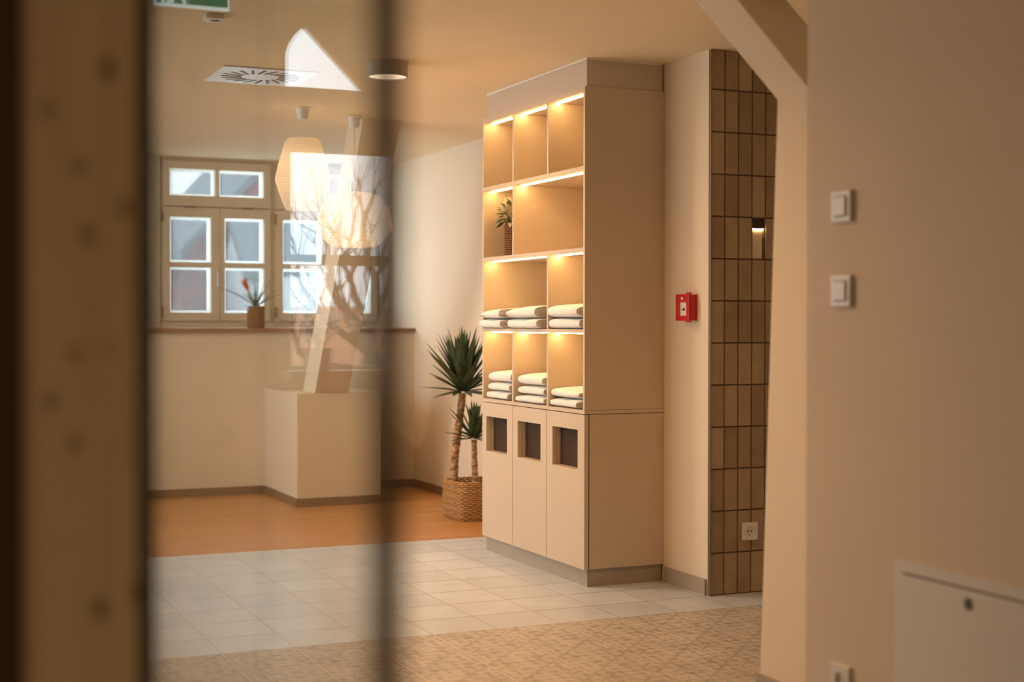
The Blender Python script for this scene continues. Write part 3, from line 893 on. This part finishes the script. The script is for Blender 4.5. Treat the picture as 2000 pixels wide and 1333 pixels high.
# air diffuser
vx0, vx1, vy0, vy1 = 1.573, 2.05, 7.05, 7.52
v = thing('air_diffuser', ((vx0 + vx1) / 2, (vy0 + vy1) / 2, 2.4995), 'square white ceiling air outlet with a ring of dark slots', 'air vent')
MB().box(vx0, vx1, vy0, vy1, 2.493, 2.4994).build('plate', WHITEPL, v, bevel=0.002)
cx, cy = (vx0 + vx1) / 2, (vy0 + vy1) / 2
for i in range(20):
    a = 2 * math.pi * i / 20
    r0, r1, hw, sk = 0.095, 0.200, 0.0075, 0.38
    p0 = Vector((cx + r0 * math.cos(a), cy + r0 * math.sin(a))); d = Vector((math.cos(a + sk), math.sin(a + sk))); n_ = Vector((-d.y, d.x))
    q0 = p0; q1 = p0 + d * (r1 - r0)
    MB().prism([tuple(q0 + n_ * hw), tuple(q1 + n_ * hw), tuple(q1 - n_ * hw), tuple(q0 - n_ * hw)], 'z', 2.4915, 2.4928).build('slot', BLACK, v, label='dark air slot')
# smoke detector / sensor
d = thing('ceiling_sensor', (1.28, 5.93, 2.4995), 'small white rectangular sensor on the ceiling below the exit sign', 'sensor')
MB().box(1.243, 1.317, 5.885, 5.975, 2.478, 2.4994).build('housing', WHITEPL, d, bevel=0.004)
MB().disc((1.288, 5.93, 2.4765), 0.02, 'z', 20, 0.0012).build('lens', BLACK, d, label='dark lens')

# exit sign
ex0, ex1, ez0, ez1, ey = 0.866, 1.113, 2.303, 2.43, 4.9
e = thing('exit_sign', ((ex0 + ex1) / 2, ey, ez1), 'green and white running man exit sign hanging from the ceiling', 'exit sign')
MB().box(ex0, ex1, ey, ey + 0.02, ez0, ez1).build('panel', SIGNW, e)
MB().box(ex0 + 0.006, ex1 - 0.006, ey - 0.0012, ey - 0.0002, ez0 + 0.008, ez1 - 0.006).build('green_field', SIGNG, e, label='green sign face')
pm = MB()
yy0, yy1 = ey - 0.0026, ey - 0.0014
S_ = lambda x, z: (ex0 + x, ez0 + z)
pm.prism([S_(0.02, 0.008), S_(0.03, 0.008), S_(0.03, 0.105), S_(0.02, 0.105)], 'y', yy0, yy1)            # door post
pm.prism([S_(0.03, 0.096), S_(0.085, 0.096), S_(0.085, 0.105), S_(0.03, 0.105)], 'y', yy0, yy1)          # door head
pm.prism([S_(0.033, 0.009), S_(0.058, 0.009), S_(0.066, 0.03), S_(0.058, 0.04)], 'y', yy0, yy1)          # rear leg
pm.prism([S_(0.066, 0.042), S_(0.080, 0.030), S_(0.092, 0.0095), S_(0.104, 0.0095), S_(0.092, 0.036), S_(0.078, 0.052)], 'y', yy0, yy1)  # front leg
pm.prism([S_(0.056, 0.036), S_(0.080, 0.05), S_(0.088, 0.078), S_(0.070, 0.080)], 'y', yy0, yy1)         # torso
pm.disc((ex0 + 0.092, yy0, ez0 + 0.092), 0.0085, 'y', 18, 0.0012)
pm.prism([S_(0.135, 0.05), S_(0.185, 0.05), S_(0.185, 0.036), S_(0.215, 0.062), S_(0.185, 0.088), S_(0.185, 0.074), S_(0.135, 0.074)], 'y', yy0, yy1)
pm.build('pictogram', SIGNW, e, label='white running man and arrow')
for xx in (ex0 + 0.04, ex1 - 0.04):
    MB().tube([(xx, ey + 0.01, ez1 + 0.0003), (xx, ey + 0.01, 2.4993)], 0.003, 8).build('hanger_rod', STEEL, e)


# ------------------------------------------------------------------ pendants
def pendant(loc, prof, lab, watts):
    x, y, z = loc
    r = thing('paper_lantern', loc, lab, 'pendant lamp', 'white paper pendant lamps')
    MB().lathe([(0.044, 0), (0.044, -0.006), (0.036, -0.012), (0.033, -0.055), (0.026, -0.068), (0.010, -0.074)], loc, 28).build('canopy', WHITEPL, r, smooth=True, auto=40)
    zt = prof[0][1]
    MB().tube([(x, y, z - 0.0745), (x, y, zt - 0.05)], 0.0028, 6).build('cord', WHITEPL, r)
    m = MB().lathe([(rr_, zz - z) for rr_, zz in prof], loc, 10, cap0=False, cap1=False, ang=0.2)
    # tighten facets: subdivide each ring vertically with light scallops
    m.build('paper_shade', PAPER, r, recalc=True)
    zb = zt - 0.13
    MB().lathe([(0.004, 0.045), (0.016, 0.03), (0.024, 0.0), (0.017, -0.022), (0.004, -0.03)], (x, y, zb), 20).build('bulb', BULB, r, smooth=True)
    MB().tube([(x, y, zt - 0.0505), (x, y, zb + 0.0455)], 0.014, 12).build('socket', WHITEPL, r)
    lamp('lantern_lamp', 'POINT', (0, 0, zb - 0.06 - z), watts, WARM, r, size=0.03)
    return r


pendant((2.302, 8.255, 2.4995), [(0.088, 2.318), (0.104, 2.300), (0.135, 2.20), (0.163, 2.085), (0.135, 1.995), (0.100, 1.905)], 'tall faceted paper lantern nearer the window with the flowers', 1.3)
pendant((2.680, 8.464, 2.4995), [(0.10, 2.035), (0.165, 2.01), (0.215, 1.93), (0.233, 1.815), (0.185, 1.755), (0.135, 1.708)], 'wide flat paper lantern hanging lower, beside the slanted post', 2.4)

# ------------------------------------------------------------------ red call point
c = thing('fire_call_point', (3.5095, 5.905, 1.263), 'red fire alarm call point on the pier between cabinet and tiles', 'alarm button')
MB().box(3.472, 3.509, 5.848, 5.965, 1.263, 1.383).build('housing', RED, c, bevel=0.003)
MB().grid('x', 3.463, 3.4715, (5.846, 5.967), (1.261, 1.385), [(5.872, 5.932, 1.285, 1.347)]).build('cover', RED, c, bevel=0.002)
MB().box(3.468, 3.4718, 5.872, 5.932, 1.285, 1.347).build('break_plate', WHITEPL, c, label='white press plate')
MB().disc((3.4668, 5.897, 1.314), 0.008, 'x', 20, 0.001).build('button', BLACK, c, label='black press dot')
MB().box(3.467, 3.4678, 5.905, 5.925, 1.3125, 1.3155).build('arrow_mark', BLACK, c)
MB().prism([(5.898, 1.362), (5.906, 1.356), (5.914, 1.362), (5.912, 1.374), (5.906, 1.368), (5.900, 1.374)], 'x', 3.4618, 3.4628).build('emblem', WHITEPL, c, label='small white emblem')
MB().box(3.466, 3.482, 5.852, 5.874, 1.3855, 1.392).build('hinge_tab', RED, c)
MB().box(3.466, 3.482, 5.852, 5.874, 1.254, 1.2605).build('hinge_tab', RED, c)


# ------------------------------------------------------------------ switches, sockets, access panel
def switch(zc, lab):
    y0, y1 = 3.264, 3.350
    s = thing('light_switch', (2.4495, (y0 + y1) / 2, zc), lab, 'switch', None)
    MB().grid('x', 2.438, 2.4495, (y0, y1), (zc - 0.043, zc + 0.043), [(y0 + 0.015, y1 - 0.015, zc - 0.028, zc + 0.028)]).build('frame', WHITEPL, s, bevel=0.002)
    MB().box(2.433, 2.4492, y0 + 0.0165, y1 - 0.0165, zc - 0.0265, zc + 0.0265).build('rocker', WHITEPL, s, bevel=0.002)
    return s


switch(1.571, 'upper of the two white switches on the near wall')
switch(1.339, 'lower of the two white switches on the near wall')


def socket(axis, c, lab):
    s = thing('wall_socket', c, lab, 'socket', None)
    h = 0.041; n = 24
    def P(u, v, w):   # u across, v up, w out of the wall
        return (c[0] + u, c[1] - w, c[2] + v) if axis == 'y' else (c[0] - w, c[1] + u, c[2] + v)
    m = MB(); k = 0
    sq = []
    for i in range(n):
        a = 2 * math.pi * i / n; ca, sa = math.cos(a), math.sin(a); q = h / max(abs(ca), abs(sa)); sq.append((q * ca, q * sa))
    ci = [(0.0215 * math.cos(2 * math.pi * i / n), 0.0215 * math.sin(2 * math.pi * i / n)) for i in range(n)]
    rings = [[P(u, v, 0.0003) for u, v in sq], [P(u, v, 0.009) for u, v in sq], [P(u * 0.96, v * 0.96, 0.011) for u, v in sq], [P(u, v, 0.011) for u, v in ci], [P(u * 0.95, v * 0.95, 0.0025) for u, v in ci]]
    for r_ in rings: m.v += r_
    for i in range(len(rings) - 1):
        for j in range(n):
            a = i * n + j; b_ = i * n + (j + 1) % n
            m.face((a, b_, b_ + n, a + n))
    m.face([4 * n + j for j in range(n)])
    m.build('plate', WHITEPL, s, smooth=True, auto=30)
    for u in (-0.0095, 0.0095):
        q = MB()
        cc = P(u, 0, 0.0027)
        q.disc(cc, 0.0032, axis, 12, -0.0008)
        q.build('pin_hole', BLACK, s)
    for v_ in (-0.019, 0.019):
        a = P(-0.002, v_ - 0.0015, 0.003); b_ = P(0.002, v_ + 0.0015, 0.008)
        MB().box(a[0], b_[0], a[1], b_[1], a[2], b_[2]).build('earth_clip', STEEL, s)
    return s


socket('y', (3.7235, 5.7345, 0.287), 'white power socket low on the brown tiled wall')
socket('x', (2.4497, 3.304, 0.268), 'white power socket low on the near wall beside the access panel')

p = thing('access_panel', (2.4495, 2.55, 0.05), 'white flush access panel with a round lock, low on the near wall', 'access panel')
MB().grid('x', 2.4435, 2.4497, (2.05, 3.073), (0.05, 0.634), [(2.08, 3.043, 0.085, 0.606)]).build('frame', WHITEPL, p)
MB().box(2.4436, 2.4497, 2.0803, 3.0427, 0.0853, 0.6005).build('door', WHITEPL, p)
MB().box(2.4488, 2.4496, 2.0805, 3.0425, 0.6008, 0.6058).build('shade_strip', BLACK, p, label='black strip standing in for shade above the panel door')  # black strip put in for the shade of the joint
lk = MB().lathe([(0.017, 0), (0.017, 0.002), (0.014, 0.003), (0.012, 0.001)], (0, 0, 0), 28)
lk.v = [(2.4443 - z_, 2.796 + x_, 0.567 + y_) for x_, y_, z_ in lk.v]
lk.build('lock', GREYPL, p, smooth=True, auto=40, label='round metal lock')
MB().box(2.4405, 2.4432, 2.7935, 2.7985, 0.557, 0.577).build('lock_slot', BLACK, p)

# lit niche made up in place of one mirror-like tile
nn = thing('added_niche', (3.773, 5.75, 1.549), 'made-up lit slot standing in for one mirror-like tile among the brown tiles', 'niche')
MB().box(3.742, 3.8035, 5.80, 5.805, 1.5495, 1.7345).build('back', simple('warm_niche_back', (0.66, 0.42, 0.20), 0.6, 0.03, 5), nn)  # back, dark block and strip imitate what the tile reflects
MB().box(3.742, 3.8035, 5.746, 5.7995, 1.69, 1.7345).build('top_block', DARK, nn, label='added dark block')
MB().box(3.743, 3.8025, 5.747, 5.756, 1.6835, 1.6895).build('light_strip', STRIP, nn, label='added glowing strip')

# ------------------------------------------------------------------ outside
struct(MB().box(-40, 60, 5.9, 90, -3.2, -3.0).box(-40, -3.5, -10, 5.9, -3.2, -3.0), 'ground', GRND, 'ground outside the windows', 'ground')


def house(name, x0, x1, y0, y1, ze, zr, wall, roof, lab, ridge='y', zb=-3.0, ov=0.25):
    h = thing(name, ((x0 + x1) / 2, (y0 + y1) / 2, zb), lab, 'house')
    if ridge == 'y':   # gable faces the viewer
        xm = (x0 + x1) / 2
        MB().prism([(x0, zb), (x1, zb), (x1, ze), (xm, zr), (x0, ze)], 'y', y0, y1).build('walls', wall, h)
        dx, dz = xm - x0, zr - ze
        s = dz / dx
        for sg, xe in ((-1, x0), (1, x1)):
            MB().prism([(xm, zr + 0.02), (xe + sg * ov, ze - s * ov + 0.02), (xe + sg * ov, ze - s * ov + 0.22), (xm, zr + 0.24)], 'y', y0 - 0.2, y1 + 0.2).build('roof_slope', roof, h)
    else:
        ym = (y0 + y1) / 2
        MB().prism([(y0, zb), (y1, zb), (y1, ze), (ym, zr), (y0, ze)], 'x', x0, x1).build('walls', wall, h)
        s = (zr - ze) / (ym - y0)
        for sg, ye in ((-1, y0), (1, y1)):
            MB().prism([(ym, zr + 0.02), (ye + sg * ov, ze - s * ov + 0.02), (ye + sg * ov, ze - s * ov + 0.2), (ym, zr + 0.22)], 'x', x0 - 0.15, x1 + 0.15).build('roof_slope', roof, h)
    return h


# big brick gable: verge rises through (5.60,2.87) and (6.83,4.17) at y = 28
hb = house('brick_house', 5.45, 11.5, 28.2, 36, 2.45, 5.75, BRICK, SLATE, 'red brick house with a steep grey gable roof outside the window')
MB().box(6.86, 7.12, 28.75, 29.6, 3.4, 4.35).build('dormer', BRICK, hb, label='narrow brick dormer')
house('roof_house', 6.05, 10.5, 25.0, 27.6, 2.05, 3.15, RENDER, SLATE, 'low pale house with a long grey roof in front of the brick gable', 'x', ov=0.12)
house('garden_house', 2.9, 4.92, 26.2, 28.0, 2.25, 2.80, BRICK, SLATE, 'small brick outbuilding with a grey roof left of the gable', 'x', ov=0.1)
# low wall continuing right of the outbuilding, pale snow-white yard wall
MB().box(6.1, 10.4, 24.0, 24.3, -3.0, 2.02).build('yard_wall', RENDER, None, org=(8.2, 24.1, -3), label='pale rendered yard wall below the grey roof', cat='wall')
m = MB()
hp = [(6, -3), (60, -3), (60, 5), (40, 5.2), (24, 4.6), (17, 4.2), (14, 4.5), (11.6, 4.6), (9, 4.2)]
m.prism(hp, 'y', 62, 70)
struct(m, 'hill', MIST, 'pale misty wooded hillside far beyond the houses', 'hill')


def conifer(x, y, zb, h, r, lab):
    t_ = thing('conifer', (x, y, zb), lab, 'tree', 'misty trees on the hillside')
    MB().tube([(x, y, zb), (x, y, zb + h * 0.95)], [0.18, 0.03], 8).build('trunk', BARK, t_)
    pr = []
    for i in range(9):
        a = i / 9
        pr += [(r * (1 - a) + 0.05, h * (0.12 + 0.88 * a)), (r * (1 - a) * 0.55 + 0.04, h * (0.12 + 0.88 * (a + 0.085)))]
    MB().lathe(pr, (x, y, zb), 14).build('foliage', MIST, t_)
    return t_


conifer(10.9, 60.5, -3, 10.3, 1.5, 'misty rounded tree farthest left on the hillside')
conifer(13.6, 60.5, -3, 9.9, 0.7, 'slim misty conifer standing right of the rounded tree')
conifer(15.4, 60.5, -3, 8.7, 0.8, 'short misty conifer on the right of the hillside group')

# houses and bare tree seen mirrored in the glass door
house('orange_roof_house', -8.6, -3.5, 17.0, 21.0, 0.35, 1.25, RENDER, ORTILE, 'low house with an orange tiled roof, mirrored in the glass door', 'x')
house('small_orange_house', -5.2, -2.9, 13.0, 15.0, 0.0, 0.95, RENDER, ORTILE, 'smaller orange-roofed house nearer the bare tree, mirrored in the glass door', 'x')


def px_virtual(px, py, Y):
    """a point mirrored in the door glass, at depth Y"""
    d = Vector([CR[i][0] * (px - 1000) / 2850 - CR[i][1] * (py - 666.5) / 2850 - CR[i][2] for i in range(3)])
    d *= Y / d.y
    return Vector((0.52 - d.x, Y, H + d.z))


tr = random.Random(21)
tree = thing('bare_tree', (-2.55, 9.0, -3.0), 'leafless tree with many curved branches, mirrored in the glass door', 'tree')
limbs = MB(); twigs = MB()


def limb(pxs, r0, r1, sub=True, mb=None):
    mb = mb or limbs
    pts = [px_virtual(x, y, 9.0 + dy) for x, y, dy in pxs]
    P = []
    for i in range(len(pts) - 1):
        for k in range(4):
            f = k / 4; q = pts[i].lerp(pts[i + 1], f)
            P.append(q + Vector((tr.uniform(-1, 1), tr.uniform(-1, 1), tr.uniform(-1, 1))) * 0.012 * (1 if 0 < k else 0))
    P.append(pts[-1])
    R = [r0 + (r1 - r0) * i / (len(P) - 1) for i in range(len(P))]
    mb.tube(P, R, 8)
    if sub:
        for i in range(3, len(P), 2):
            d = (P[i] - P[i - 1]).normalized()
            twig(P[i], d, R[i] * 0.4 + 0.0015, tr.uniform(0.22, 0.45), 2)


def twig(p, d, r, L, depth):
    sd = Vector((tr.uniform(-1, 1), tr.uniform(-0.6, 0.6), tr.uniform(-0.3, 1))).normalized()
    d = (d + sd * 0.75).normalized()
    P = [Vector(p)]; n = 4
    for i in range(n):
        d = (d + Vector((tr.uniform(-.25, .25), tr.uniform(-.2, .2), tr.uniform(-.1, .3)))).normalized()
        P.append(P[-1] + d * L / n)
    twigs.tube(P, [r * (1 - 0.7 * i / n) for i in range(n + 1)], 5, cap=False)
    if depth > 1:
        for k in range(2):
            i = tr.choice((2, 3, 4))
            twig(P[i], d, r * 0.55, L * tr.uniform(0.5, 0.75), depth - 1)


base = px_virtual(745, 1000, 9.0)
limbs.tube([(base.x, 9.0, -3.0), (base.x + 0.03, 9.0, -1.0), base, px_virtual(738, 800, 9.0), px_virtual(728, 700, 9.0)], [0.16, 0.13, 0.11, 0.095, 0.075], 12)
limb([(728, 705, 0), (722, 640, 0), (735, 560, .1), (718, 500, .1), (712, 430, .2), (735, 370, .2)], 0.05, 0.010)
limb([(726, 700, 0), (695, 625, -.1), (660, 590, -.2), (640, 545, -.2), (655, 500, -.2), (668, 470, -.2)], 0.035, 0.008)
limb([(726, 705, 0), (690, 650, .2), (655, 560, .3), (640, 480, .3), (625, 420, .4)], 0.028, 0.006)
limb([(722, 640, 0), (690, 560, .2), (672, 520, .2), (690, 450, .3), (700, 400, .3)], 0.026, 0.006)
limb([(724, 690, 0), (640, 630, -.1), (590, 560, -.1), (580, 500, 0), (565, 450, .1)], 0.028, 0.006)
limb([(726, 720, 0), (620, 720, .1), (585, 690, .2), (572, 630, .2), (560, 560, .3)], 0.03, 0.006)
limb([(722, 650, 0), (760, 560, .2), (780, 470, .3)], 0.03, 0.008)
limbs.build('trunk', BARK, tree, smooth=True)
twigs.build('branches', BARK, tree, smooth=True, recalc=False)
